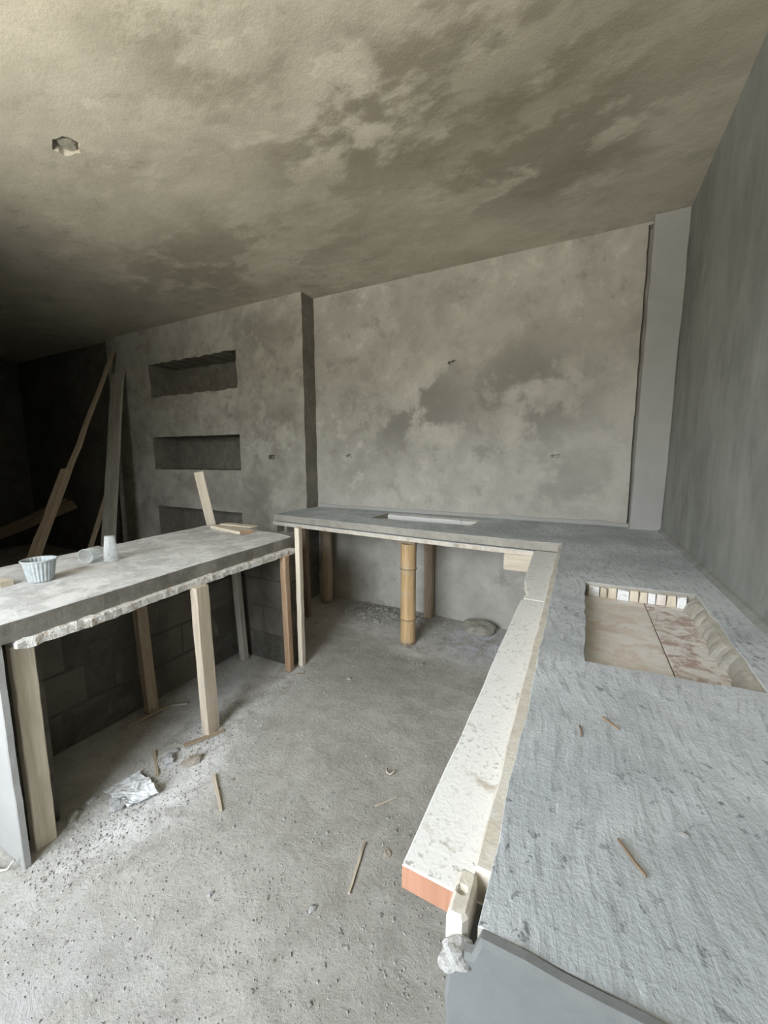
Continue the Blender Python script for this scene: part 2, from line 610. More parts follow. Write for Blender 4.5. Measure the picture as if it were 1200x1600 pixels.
def floor_mat():
    t = NT('dusty_cement_floor')
    n1 = t.noise(1.6, 7, 0.65, 0.9)
    n2 = t.noise(9, 7, 0.7, 0.5)
    f = t.math('MULTIPLY_ADD', n1, 0.55, t.math('MULTIPLY', n2, 0.45))
    col = t.mix(t.ramp(f, 0.36, 0.64), (0.36, 0.345, 0.31), (0.54, 0.525, 0.485))
    gr = t.noise(70, 7, 0.78, 0.3)
    near = t.ramp(t.noise(2.2, 4, 0.6, 0.5), 0.35, 0.6, 0.3, 1.0)
    col = t.mix(t.math('MULTIPLY', t.ramp(gr, 0.54, 0.66, 0, 0.7), near), col, (0.15, 0.14, 0.12))
    col = t.mix(t.math('MULTIPLY', t.ramp(gr, 0.44, 0.34, 0, 0.6), near), col, (0.62, 0.61, 0.58))
    dn = t.noise(6, 8, 0.72, 0.8)
    dust = t.ramp(dn, 0.36, 0.62)
    for c, r, k, tone in [((-1.66, 1.55, 0), (0.26, 0.85, 1), 1.0, (0.74, 0.73, 0.71)),
                          ((-1.50, 0.85, 0), (0.30, 0.65, 1), 1.0, (0.78, 0.77, 0.75)),
                          ((-0.62, 2.78, 0), (0.50, 0.45, 1), 0.9, (0.74, 0.76, 0.84)),
                          ((-1.0, 2.55, 0), (0.5, 0.22, 1), 0.95, (0.66, 0.65, 0.63)),
                          ((-1.55, 2.68, 0), (0.5, 0.14, 1), 0.95, (0.62, 0.60, 0.57)),
                          ((-1.05, 0.25, 0), (0.7, 0.4, 1), 0.5, (0.52, 0.53, 0.56)),
                          ((-1.9, 1.6, 0), (0.3, 0.4, 1), 0.45, (0.5, 0.5, 0.49))]:
        col = t.mix(t.math('MULTIPLY', t.math('MULTIPLY', t.blob(c, r), dust), k), col, tone)
    # dark swept dirt by the back wall
    col = t.mix(t.math('MULTIPLY', t.blob((-1.55, 2.98, 0), (0.65, 0.24, 1)), t.ramp(dn, 0.62, 0.42, 0.25, 0.9)), col, (0.15, 0.14, 0.12))
    # darker brown-grey patch in the middle of the floor
    dm = t.math('MULTIPLY', t.blob((-1.25, 2.15, 0), (0.75, 0.6, 1)), t.ramp(n1, 0.35, 0.6))
    col = t.mix(t.math('MULTIPLY', dm, 0.5), col, (0.22, 0.205, 0.175))
    nb = t.bump(gr, 0.55, 0.010)
    nb = t.bump(n2, 0.4, 0.02, nb)
    return t.done(col, nb, 0.9)


M_FLOOR = floor_mat()
M_GRIT = cement('cement_crumb', (0.66, 0.65, 0.62), (0.34, 0.33, 0.30), 14.0)
M_STONE = cement('flat_stone', (0.52, 0.50, 0.43), (0.36, 0.345, 0.295), 9.0)
M_LUMP = cement('pale_mortar', (0.66, 0.66, 0.65), (0.44, 0.44, 0.43), 9.0)
M_BRICKY = cement('rusty_mortar', (0.66, 0.62, 0.56), (0.42, 0.33, 0.25), 14.0)


def bamboo_mat():
    t = NT('dry_bamboo')
    v = t.mapping(scale=(1, 1, 0.05))
    g = t.noise(55, 4, 0.6, 0.4, v)
    b = t.noise(6, 3, 0.5)
    col = t.mix(t.ramp(g, 0.35, 0.65), (0.46, 0.30, 0.15), (0.64, 0.45, 0.25))
    col = t.mix(t.ramp(b, 0.5, 0.7, 0, 0.5), col, (0.50, 0.46, 0.34))
    return t.done(col, t.bump(g, 0.2, 0.003), 0.55)


M_BAMBOO = bamboo_mat()
M_BAMBOONODE = cement('bamboo_node', (0.40, 0.31, 0.18), (0.2, 0.14, 0.08), 14.0)


def plain(name, col, rough=0.5, noise_amt=0.12):
    t = NT(name)
    n = t.noise(40, 4, 0.6)
    c = t.mix(t.ramp(n, 0.35, 0.65, 0, 1), tuple(x * (1 - noise_amt) for x in col), col)
    return t.done(c, t.bump(n, 0.08, 0.002), rough)


M_PLASTIC = plain('grey_plastic', (0.46, 0.50, 0.51), 0.35, 0.2)
M_PAPER = plain('white_paper', (0.72, 0.73, 0.73), 0.85, 0.35)
M_WIRE = plain('pale_cord', (0.62, 0.58, 0.52), 0.8)


def clear_plastic():
    t = NT('clear_plastic')
    out = t.n['Material Output']
    tr = t.n.new('ShaderNodeBsdfTransparent')
    tr.inputs[0].default_value = (0.96, 0.97, 0.97, 1)
    mx = t.n.new('ShaderNodeMixShader')
    lw = t.n.new('ShaderNodeLayerWeight')
    lw.inputs[0].default_value = 0.35
    t.bsdf.inputs['Base Color'].default_value = (0.82, 0.84, 0.84, 1)
    t.bsdf.inputs['Roughness'].default_value = 0.25
    n = t.noise(30, 3)
    f = t.math('ADD', t.math('MULTIPLY', lw.outputs['Facing'], 0.55), t.ramp(n, 0.3, 0.7, 0.12, 0.28))
    t.l.new(f, mx.inputs[0])
    t.l.new(tr.outputs[0], mx.inputs[1])
    t.l.new(t.bsdf.outputs[0], mx.inputs[2])
    t.l.new(mx.outputs[0], out.inputs[0])
    return t.m


M_CLEAR = clear_plastic()

# ------------------------------------------------------------------ room shell
ZC = 2.877
XR = 0.487
YB, YL, YD = 3.173, 2.993, 3.07
XP, XC, XL = -2.356, -5.44, -8.02
T = 0.26


def ragged(cx, cy, w, h, seed, n=14, amt=0.35):
    r = random.Random(seed)
    return [(cx + w / 2 * math.cos(2 * math.pi * i / n) * (1 + r.uniform(-amt, amt)),
             cy + h / 2 * math.sin(2 * math.pi * i / n) * (1 + r.uniform(-amt, amt))) for i in range(n)]


# floor: fine where it is in view near the camera
def axis(a, b, fine0, fine1, st, coarse):
    out, x = [], a
    while x < b - 1e-6:
        out.append(x)
        x += st if fine0 <= x < fine1 else min(coarse, (fine0 - x) if x < fine0 else coarse)
    out.append(b)
    return out


def floor_z(x, y):
    n = noise.noise(Vector((x * 2.3, y * 2.3, 1.0))) * 0.006
    n += noise.noise(Vector((x * 9, y * 9, 4.0))) * 0.004 + noise.noise(Vector((x * 38, y * 38, 7.0))) * 0.0025
    h = math.exp(-(((x + 1.5) / 0.42) ** 2 + ((y - 2.98) / 0.16) ** 2)) * 0.035     # swept-up rubble by the wall
    h += math.exp(-(((x + 1.66) / 0.07) ** 2 + ((y - 0.95) / 0.4) ** 2)) * 0.010
    return n + h - 0.004


xs = axis(XL, XR + 0.05, -2.2, 0.05, 0.021, 0.35)
ys = axis(YF - 0.1, YB + 0.15, 0.3, 3.2, 0.021, 0.35)
V = [(x, y, floor_z(x, y)) for y in ys for x in xs]
nx = len(xs)
F = [[j * nx + i, j * nx + i + 1, (j + 1) * nx + i + 1, (j + 1) * nx + i] for j in range(len(ys) - 1) for i in range(nx - 1)]
o = mesh('floor', V, F, M_FLOOR, smooth=True)
struct(o, 'rough dusty grey cement floor between the two counters', 'floor')

# ceiling (seen from below): u = +x, v = -y so that w = u x v = -z
hole = ragged(-2.327, -1.178, 0.16, 0.10, 5, 16, 0.22)
o = plate('ceiling', frame((0, 0, ZC), (1, 0, 0), (0, -1, 0)),
          [(XL - 0.2, -(YB + 0.2)), (XR + 0.2, -(YB + 0.2)), (XR + 0.2, -(YF - 0.2)), (XL - 0.2, -(YF - 0.2))],
          [(hole, 0.05)], 0.2, M_CEIL)
struct(o, 'blotchy cement rendered ceiling over the whole room', 'ceiling')
# the broken conduit box that shows in the ceiling hole
cb = mesh('conduit_ring', *lathe([(0.035, 0, 1), (0.042, 0.012, 1), (0.04, 0.03, 1), (0.03, 0.034, 1), (0.028, 0.01, 1)], 14), M_STONE)
cb.location = (-2.325, 1.185, ZC + 0.012)
keep(o, cb)

# wall_back
bump_holes = [(ragged(-0.993, 2.153, 0.075, 0.042, 1), 0.04), (ragged(-1.972, 1.415, 0.07, 0.035, 2), 0.035),
              (ragged(-0.17, 1.404, 0.085, 0.028, 3), 0.03), (ragged(-0.62, 0.71, 0.06, 0.05, 8), 0.03),
              (rough_loop([(0.294, 0.90), (0.318, 0.90), (0.309, 2.86), (0.280, 2.86)], 0.08, 0.0025, random.Random(5)), 0.06)]
o = plate('wall_back', frame((0, YB, 0), (1, 0, 0), (0, 0, 1)),
          [(XP - 0.1, -0.08), (XR + 0.1, -0.08), (XR + 0.1, ZC + 0.05), (XP - 0.1, ZC + 0.05)], bump_holes, T, M_WALLB)
struct(o, 'mottled cement wall above the long counter, four small chipped holes', 'wall')

# wall_left: the thicker wall with the three niches
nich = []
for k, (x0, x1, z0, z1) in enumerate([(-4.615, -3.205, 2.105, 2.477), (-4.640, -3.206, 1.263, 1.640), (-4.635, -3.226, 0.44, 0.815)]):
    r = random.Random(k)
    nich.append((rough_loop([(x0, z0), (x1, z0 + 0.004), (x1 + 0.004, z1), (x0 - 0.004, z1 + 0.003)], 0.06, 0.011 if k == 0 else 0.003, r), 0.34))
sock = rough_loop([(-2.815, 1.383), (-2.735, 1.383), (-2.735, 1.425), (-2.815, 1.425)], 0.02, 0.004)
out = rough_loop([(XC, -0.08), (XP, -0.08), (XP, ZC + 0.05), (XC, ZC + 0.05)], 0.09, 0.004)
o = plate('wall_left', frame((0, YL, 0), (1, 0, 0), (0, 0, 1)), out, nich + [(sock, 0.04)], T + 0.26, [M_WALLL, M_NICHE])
struct(o, 'cement wall with three stacked shelf niches behind the bar counter', 'wall')

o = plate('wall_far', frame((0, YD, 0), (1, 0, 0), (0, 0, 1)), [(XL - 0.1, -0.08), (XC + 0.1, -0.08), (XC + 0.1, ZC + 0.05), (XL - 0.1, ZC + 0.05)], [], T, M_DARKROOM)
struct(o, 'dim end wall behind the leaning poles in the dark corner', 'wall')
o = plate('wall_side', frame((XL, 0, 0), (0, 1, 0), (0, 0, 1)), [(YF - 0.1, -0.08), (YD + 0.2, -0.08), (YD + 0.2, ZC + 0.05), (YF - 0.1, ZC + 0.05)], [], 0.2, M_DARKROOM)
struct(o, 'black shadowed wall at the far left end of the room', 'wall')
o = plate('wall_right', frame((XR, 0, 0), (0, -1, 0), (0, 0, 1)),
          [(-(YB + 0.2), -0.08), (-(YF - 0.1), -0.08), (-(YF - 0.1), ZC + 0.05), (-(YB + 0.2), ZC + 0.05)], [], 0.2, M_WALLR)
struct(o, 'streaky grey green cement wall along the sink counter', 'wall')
o = plate('wall_front', frame((0, YF, 0), (-1, 0, 0), (0, 0, 1)),
          [(-(XR + 0.1), -0.08), (-(XL - 0.1), -0.08), (-(XL - 0.1), ZC + 0.05), (-(XR + 0.1), ZC + 0.05)],
          [([(-DOOR[1], DOOR[2]), (-DOOR[0], DOOR[2]), (-DOOR[0], DOOR[3]), (-DOOR[1], DOOR[3])], None)], 0.2, M_WALLB)
struct(o, 'cement wall with a wide unglazed window opening behind the viewer', 'wall')

o = plate('wall_light_block', frame((-2.47, 0, 0), (0, 1, 0), (0, 0, 1)), [(YF, -0.08), (0.03, -0.08), (0.03, ZC + 0.02), (YF, ZC + 0.02)], [], 0.2, M_WALLB)  # unseen partition, added to keep window light off the far left
struct(o, 'unseen cement partition added to shade the far left of the room', 'wall')

# trim_1: the column in the right-hand corner
YC = 3.088
out = rough_loop([(0.312, 0), (XR, 0), (XR, ZC), (0.303, ZC)], 0.12, 0.0025)
o = plate('trim_1', frame((0, YC, 0), (1, 0, 0), (0, 0, 1)), out, [], 0.09, M_COL, bev=0.006)
struct(o, 'smooth cement corner column at the meeting of back and side walls', 'column')

# ------------------------------------------------------------------ the L-shaped kitchen counter
ZT = 0.912
KC = empty('kitchen_counter', (0.1, 1.2, 0), 'long L shaped cement counter with a sink recess, along the back and side walls', 'counter')


def top_relief(o, z, amp):
    for v in o.data.vertices:
        if v.co.z > z - 0.012:
            v.co.z += amp * noise.noise(v.co * 6) + amp * 0.7 * noise.noise(v.co * 21)


r = random.Random(4)
L_out = rough_loop([(-0.067, 0.342), (0.22, 0.342), (XR, 0.342), (XR, YC), (0.318, YC), (0.318, YB), (XP + 0.002, YB), (XP + 0.002, YL - 0.001),
                    (-2.40, YL - 0.001), (-2.335, 2.52), (-1.453, 2.443), (-0.748, 2.382), (-0.08, 2.357), (-0.071, 1.466), (-0.068, 0.794)], 0.05, 0.003, r)
sink = rough_loop([(0.032, 0.980), (0.360, 1.003), (0.374, 1.35), (0.376, 1.660), (0.034, 1.652)], 0.045, 0.003, r)
hob = rough_loop([(-1.511, 2.735), (-0.695, 2.735), (-0.690, 3.012), (-1.513, 3.070)], 0.06, 0.004, r)
slab = plate('slab', frame((0, 0, ZT), (1, 0, 0), (0, 1, 0)), L_out, [(sink, None), (hob, None)], 0.05, [M_SLAB, M_SLABSIDE], bev=0.0012, grid=0.05)
top_relief(slab, ZT, 0.0016)
keep(KC, slab)

# pier carrying the near end, plastered smooth
pier = plate('end_pier', frame((0, 0.329, 0), (1, 0, 0), (0, 0, 1)),
             rough_loop([(-0.096, 0), (XR, 0), (XR, ZT + 0.002), (0.2, ZT + 0.002), (-0.02, ZT + 0.002), (-0.062, ZT + 0.000), (-0.070, 0.888), (-0.096, 0.880)], 0.03, 0.0016), [], 0.012, M_PIER, bev=0.004)
pier['label'] = 'smooth dark grey rendered end pier'
keep(KC, pier)
pc = plate('pier_core', frame((0, 0.341, 0), (1, 0, 0), (0, 0, 1)), [(-0.094, 0), (XR, 0), (XR, 0.86), (-0.094, 0.86)], [], 0.14, M_PIER)
keep(KC, pc)


def poly_board(name, loop, z0, z1, mat, parent, label=None, ends=None):
    o = plate(name, frame((0, 0, z1), (1, 0, 0), (0, 1, 0)), loop, [], z1 - z0, [mat, M_FORMSIDE], None, bev=0.002)
    if label:
        o['label'] = label
    keep(parent, o)
    return o


# form boards under the sink run: the outermost one sticks out past the slab
def near_board():
    lp = [(-0.178, 0.402), (-0.086, 0.401), (-0.085, 1.0), (-0.086, 1.492), (-0.150, 1.488), (-0.166, 1.492), (-0.177, 1.480), (-0.178, 1.2), (-0.176, 0.8)]
    o = poly_board('form_board', rough_loop(lp, 0.06, 0.0015), 0.826, 0.861, M_FORM, KC, 'white dusted front form board with an orange cut end')
    o.data.materials.append(M_CUT)
    for p in o.data.polygons:
        if p.normal.y < -0.8 and p.center.y < 0.41:
            p.material_index = 2
    return o


near_board()
poly_board('form_board', rough_loop([(-0.086, 1.496), (-0.094, 2.345), (-0.222, 2.345), (-0.214, 2.1), (-0.206, 1.9), (-0.196, 1.72), (-0.182, 1.66), (-0.176, 1.60),
                                     (-0.166, 1.565), (-0.160, 1.55), (-0.172, 1.535), (-0.170, 1.497)], 0.07, 0.0015), 0.826, 0.861, M_FORM, KC,
           'dusty form board with a broken notch')
# thin batten filling between board and slab
poly_board('batten', rough_loop([(-0.0845, 0.402), (-0.0635, 0.402), (-0.0625, 0.8), (-0.0655, 1.4), (-0.0745, 2.345), (-0.093, 2.345)], 0.07, 0.002), 0.826, 0.908, M_BATTEN, KC)
# its loose-looking end block with a nail hole
eb = plate('end_block', frame((0, 0, 0.904), (1, 0, 0), (0, 1, 0)),
           [(-0.101, 0.345), (-0.084, 0.345), (-0.079, 0.352), (-0.079, 0.392), (-0.082, 0.399), (-0.097, 0.400), (-0.101, 0.394)],
           [(ragged(-0.092, 0.374, 0.006, 0.005, 3, 8, 0.2), 0.006)], 0.040, M_BATTEN, bev=0.004)
eb['label'] = 'grey batten end with a nail hole'
keep(KC, eb)
# planks of the sink floor and of the hidden soffit
for x0, x1, m, lab in ((-0.066, 0.228, M_FORMFLOOR, 'pale plank of the sink floor'), (0.231, XR - 0.002, M_FORMRED, 'reddish mortar-smeared plank of the sink floor')):
    poly_board('form_board', [(x0, 0.50), (x1, 0.50), (x1, 2.34), (x0, 2.34)], 0.826, 0.8605, m, KC, lab)
# pieces of wood in the far side of the sink
x = 0.046
rr = random.Random(9)
cols = [M_FORM, M_WOODRAW, M_WOODRAW, M_FORM, M_WOODRAW, M_WOODRAW, M_FORM, M_FORMFLOOR, M_WOODRAW, M_FORM]
k = 0
while x < 0.36 and k < 10:
    w = rr.choice([0.030, 0.036, 0.026, 0.040])
    w = min(w, 0.372 - x)
    b = plate('wood_block', frame((x, 1.640 + rr.uniform(-0.003, 0.003), 0.861), (1, 0, 0), (0, 0, 1)),
              [(0, 0), (w - 0.002, 0), (w - 0.002 - rr.uniform(0, 0.004), 0.040 + rr.uniform(-0.004, 0.003)), (rr.uniform(0, 0.003), 0.040)], [], 0.013, cols[k], bev=0.0015)
    keep(KC, b)
    x += w
    k += 1
# ragged cement bank down the right side of the sink
V, F = [], []
n = 40
for i in range(n + 1):
    f = i / n
    y = 1.012 + f * 0.635
    xr = 0.366 + f * 0.012
    jw = 0.030 + 0.016 * noise.noise(Vector((y * 9, 0, 0))) + 0.012 * noise.noise(Vector((y * 31, 3, 0)))
    prof = [(xr + 0.004, ZT - 0.004), (xr - jw * 0.35, ZT - 0.012 + 0.006 * noise.noise(Vector((y * 25, 5, 0)))),
            (xr - jw * 0.8, 0.880 + 0.008 * noise.noise(Vector((y * 17, 9, 0)))), (xr - jw, 0.8605), (xr + 0.004, 0.8605)]
    V += [(px, y, pz) for px, pz in prof]
m_ = 5
for i in range(n):
    for j in range(m_):
        F.append([i * m_ + j, i * m_ + (j + 1) % m_, (i + 1) * m_ + (j + 1) % m_, (i + 1) * m_ + j])
F += [list(range(m_)), [n * m_ + j for j in range(m_)]]
o = mesh('cement_bank', V, F, M_SLABSIDE)
o['label'] = 'ragged cement bank in the sink recess'
keep(KC, o)

# front form board of the back run, and the planks behind it
pts = [(-2.345, 2.512), (-1.453, 2.434), (-0.748, 2.373), (-0.225, 2.352)]
lp = pts + [(p[0], p[1] + 0.16) for p in pts[::-1]]
poly_board('form_board', rough_loop(lp, 0.08, 0.0022), 0.825, 0.853, M_FORM, KC, 'long white edged form board under the back slab')
for y0 in (2.70, 2.86, 3.01):
    poly_board('form_board', [(-2.35, y0 - 0.02), (-0.24, y0 - 0.02), (-0.24, y0 + 0.130), (-2.35, y0 + 0.130)], 0.828, 0.853, M_WOODGREY, KC)
o = timber('form_strip', (-1.505, 3.050, 0.876), (-0.700, 2.996, 0.876), 0.046, 0.022, (0, 0, 1), M_FORM, KC, 12, 0.0025)
o['label'] = 'pale form strip along the far side of the hob cutout'
o = timber('form_strip', (-0.712, 2.745, 0.884), (-0.700, 2.995, 0.884), 0.03, 0.02, (0, 0, 1), M_FORM, KC, 6, 0.002)
# bracket at the left end, under the form board
o = timber('bracket', (-2.325, 2.506, 0.795), (-2.325, 2.60, 0.795), 0.06, 0.06, (0, 0, 1), M_WOODGREY, KC, 3)
o = timber('bracket', (-2.21, 2.515, 0.795), (-2.21, 2.60, 0.795), 0.06, 0.03, (0, 0, 1), M_WOODGREY, KC, 3)
# bearer under the corner, its end showing below the slab
o = timber('bearer', (-0.388, 2.362, 0.776), (0.30, 2.362, 0.776), 0.098, 0.04, (0, 0, 1), M_WOODRAW, KC, 8, 0.0015, 0.004)
o['label'] = 'pale sawn bearer end below the corner'
# cement lip where the slab meets the walls
V, F = [], []
for i in range(101):
    x = XP + 0.02 + i * (0.318 - XP - 0.02) / 100
    h = 0.026 + 0.014 * noise.noise(Vector((x * 5, 1, 0))) + 0.006 * noise.noise(Vector((x * 23, 1, 0)))
    V += [(x, YB - 0.014, ZT - 0.004), (x, YB - 0.008, ZT + h), (x, YB + 0.004, ZT + h + 0.005), (x, YB + 0.004, ZT - 0.004)]
for i in range(100):
    for j in range(4):
        F.append([i * 4 + j, i * 4 + (j + 1) % 4, (i + 1) * 4 + (j + 1) % 4, (i + 1) * 4 + j])
F += [[0, 1, 2, 3], [400, 401, 402, 403]]
o = mesh('cement_lip', V, F, M_COL)
keep(KC, o)
V, F = [], []
for i in range(101):
    y = 0.35 + i * (YC - 0.35) / 100
    h = 0.014 + 0.008 * noise.noise(Vector((y * 5, 1, 3)))
    V += [(XR - 0.022 - h * 0.3, y, ZT - 0.004), (XR - 0.010, y, ZT + h), (XR + 0.004, y, ZT + h + 0.006), (XR + 0.004, y, ZT - 0.004)]
for i in range(100):
    for j in range(4):
        F.append([i * 4 + j, i * 4 + (j + 1) % 4, (i + 1) * 4 + (j + 1) % 4, (i + 1) * 4 + j])
F += [[0, 1, 2, 3], [400, 401, 402, 403]]
o = mesh('cement_lip', V, F, M_WALLR)
keep(KC, o)

# ------------------------------------------------------------------ bar counter on the left
ZB = 0.870
BC = empty('bar_counter', (-2.1, 1.25, 0), 'cement topped bar counter on timber posts, at left below the niches', 'counter')
r = random.Random(6)
B_out = rough_loop([(-1.596, 0.41), (-1.606, 0.62), (-1.622, 0.80), (-1.667, 1.22), (-1.713, 2.0), (-1.86, 2.055), (-2.606, 2.10), (-2.495, 1.217), (-2.452, 0.781), (-2.41, 0.41)], 0.06, 0.003, r)
bs = plate('slab', frame((0, 0, ZB), (1, 0, 0), (0, 1, 0)), B_out, [], 0.07, [M_BAR, M_SLABEDGE], bev=0.004, grid=0.05)
for p in bs.data.polygons:
    if abs(p.normal.z) < 0.5:
        p.material_index = 1
top_relief(bs, ZB, 0.0016)
keep(BC, bs)
# front form board, crusted with mortar
ed = [(-1.590, 0.522), (-1.590, 0.76), (-1.618, 0.98), (-1.640, 1.2), (-1.652, 1.6), (-1.658, 1.985)]
inn = [(-1.80, 1.985), (-1.76, 1.2), (-1.70, 0.520)]
lp = rough_loop(ed + inn, 0.022, 0.0025, r)
fb = plate('form_board', frame((0, 0, 0.800), (1, 0, 0), (0, 1, 0)), lp, [], 0.030, M_CRUST, bev=0.005, grid=0.02)
for v in fb.data.vertices:
    if v.co.x > -1.72 or v.co.y < 0.58:
        a = (noise.noise(v.co * 30) * 0.004 + noise.noise(v.co * 90) * 0.003) * (1.0 + 1.2 * math.exp(-((v.co.y - 0.53) / 0.06) ** 2))
        v.co.z += a if v.co.z > 0.79 else a - 0.003
        v.co.x += noise.noise(v.co * 45 + Vector((5, 5, 5))) * 0.003
fb['label'] = 'white form board crusted with mortar along the bar edge'
keep(BC, fb)
for x0, x1 in ((-2.0, -1.81), (-2.20, -2.01)):
    poly_board('form_board', [(x0, 0.64), (x1, 0.64), (x1 - 0.07, 1.99), (x0 - 0.07, 1.99)], 0.772, 0.800, M_WOODGREY, BC)
o = poly_board('form_board', [(-2.52, 0.64), (-2.30, 0.64), (-2.30, 1.99), (-2.56, 1.99)], 0.772, 0.800, M_WOODGREY, BC)


# block masonry carrying the bar: every block its own part
def block(x0, x1, y0, y1, z0, z1, parent, rnd):
    g = 0.006
    m = plate('block', frame((x0 + g, y0 + g, z1 - g), (1, 0, 0), (0, 1, 0)),
              [(rnd.uniform(-.003, .003), rnd.uniform(-.003, .003)), (x1 - x0 - 2 * g + rnd.uniform(-.003, .003), rnd.uniform(-.003, .003)),
               (x1 - x0 - 2 * g + rnd.uniform(-.003, .003), y1 - y0 - 2 * g), (rnd.uniform(-.003, .003), y1 - y0 - 2 * g)], [], z1 - z0 - 2 * g, M_BLOCK, bev=0.004)
    keep(parent, m)


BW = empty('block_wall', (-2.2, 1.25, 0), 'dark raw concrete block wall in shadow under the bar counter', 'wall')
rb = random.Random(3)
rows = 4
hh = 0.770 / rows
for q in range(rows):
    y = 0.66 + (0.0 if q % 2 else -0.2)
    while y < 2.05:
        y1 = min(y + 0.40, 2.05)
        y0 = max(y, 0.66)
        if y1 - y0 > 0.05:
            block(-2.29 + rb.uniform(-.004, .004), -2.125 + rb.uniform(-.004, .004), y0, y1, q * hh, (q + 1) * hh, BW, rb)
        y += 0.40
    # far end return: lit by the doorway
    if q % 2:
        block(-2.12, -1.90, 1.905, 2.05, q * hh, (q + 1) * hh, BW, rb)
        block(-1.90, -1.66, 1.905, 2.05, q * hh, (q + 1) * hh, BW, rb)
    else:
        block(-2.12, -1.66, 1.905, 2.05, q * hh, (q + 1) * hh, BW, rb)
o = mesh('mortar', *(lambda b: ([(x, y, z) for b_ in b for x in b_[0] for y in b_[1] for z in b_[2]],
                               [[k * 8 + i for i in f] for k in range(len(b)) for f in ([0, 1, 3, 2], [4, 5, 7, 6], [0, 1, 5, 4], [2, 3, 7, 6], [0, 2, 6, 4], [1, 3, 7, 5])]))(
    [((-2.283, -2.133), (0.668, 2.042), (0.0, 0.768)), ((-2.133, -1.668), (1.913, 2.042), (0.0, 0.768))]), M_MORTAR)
keep(BW, o)
BP = empty('block_pier', (-2.0, 0.55, 0), 'rendered block pier at the near end of the bar counter, beside the first post', 'pier')
for q in range(rows):
    block(-2.06, -1.715, 0.490, 0.63, q * hh, (q + 1) * hh, BP, rb)
    block(-2.42, -2.06, 0.490, 0.63, q * hh, (q + 1) * hh, BP, rb)
o = mesh('mortar', [(x, y, z) for x in (-2.412, -1.722) for y in (0.491, 0.622) for z in (0, 0.797)],
         [[0, 1, 3, 2], [4, 5, 7, 6], [0, 1, 5, 4], [2, 3, 7, 6], [0, 2, 6, 4], [1, 3, 7, 5]], M_MORTAR)
keep(BP, o)
o = plate('render_coat', frame((0, 0.470, 0), (1, 0, 0), (0, 0, 1)), rough_loop([(-2.43, 0), (-1.608, 0), (-1.606, 0.798), (-2.43, 0.798)], 0.06, 0.004), [], 0.020, M_COL, bev=0.003)
o['label'] = 'pale cement render coat on the pier face'
keep(BP, o)

# ------------------------------------------------------------------ props under the counters (each one can be knocked away)
def prop(name, base, top, w, t, side, mat, label, cat='post', **kw):
    return tag(timber(name, base, top, w, t, side, mat, None, **kw), label, cat)


Y = (0, 1, 0)
prop('timber_post', (-1.667, 0.551, 0), (-1.657, 0.551, 0.770), 0.062, 0.042, Y, M_WOODRAW, 'wide pale timber post nearest the viewer, with gnawed bark on its lower half', seg=14, jit=0.001)
prop('timber_post', (-1.616, 1.228, 0.006), (-1.634, 1.226, 0.768), 0.072, 0.048, Y, M_WOOD, 'middle front post of the bar counter, pale and leaning on a thin shim', seg=8, jit=0.001)
prop('timber_post', (-1.648, 1.868, 0), (-1.662, 1.868, 0.769), 0.040, 0.044, Y, M_WOODORANGE, 'orange brown post at the far end of the bar counter', seg=10)
prop('timber_post', (-1.620, 1.962, 0), (-1.620, 1.962, 0.944), 0.036, 0.036, Y, M_WOODRAW, 'slim pale upright standing taller than the bar counter end', seg=10)
prop('timber_post', (-2.045, 1.190, 0), (-2.075, 1.185, 0.771), 0.056, 0.048, Y, M_WOODTAN, 'tan post behind the middle front post, standing against the block wall', seg=10)
prop('timber_post', (-2.03, 1.842, 0), (-2.065, 1.830, 0.771), 0.044, 0.046, Y, M_WOODGREY, 'greyish rear post in the corner of the block wall', seg=10)
prop('timber_post', (-2.097, 2.640, 0), (-2.110, 2.640, 0.824), 0.05, 0.045, Y, M_WOODDARK, 'dark post in the shadow under the left end of the back counter', seg=8)
prop('timber_post', (-1.135, 3.095, 0), (-1.135, 3.095, 0.827), 0.072, 0.065, (1, 0, 0), M_WOODTAN, 'brown squared post behind the bamboo prop', seg=8)
# round bark-covered pole
V, F = [], []
ns, nr = 14, 12
for k in range(ns + 1):
    z = k / ns * 0.826
    for i in range(nr):
        a = 2 * math.pi * i / nr
        rad = 0.054 * (1 + 0.10 * noise.noise(Vector((math.cos(a) * 1.5, math.sin(a) * 1.5, z * 7))))
        V.append((rad * math.cos(a) + 0.006 * math.sin(z * 5), rad * math.sin(a), z))
for k in range(ns):
    for i in range(nr):
        j = (i + 1) % nr
        F.append([k * nr + i, k * nr + j, (k + 1) * nr + j, (k + 1) * nr + i])
F += [list(range(nr)), [ns * nr + i for i in range(nr)]]
o = mesh('round_post', V, F, M_WOODTAN, smooth=True)
o.location = (-2.155, 3.015, 0.0)
tag(o, 'round unpeeled wooden pole under the back counter near the dark left corner', 'post')

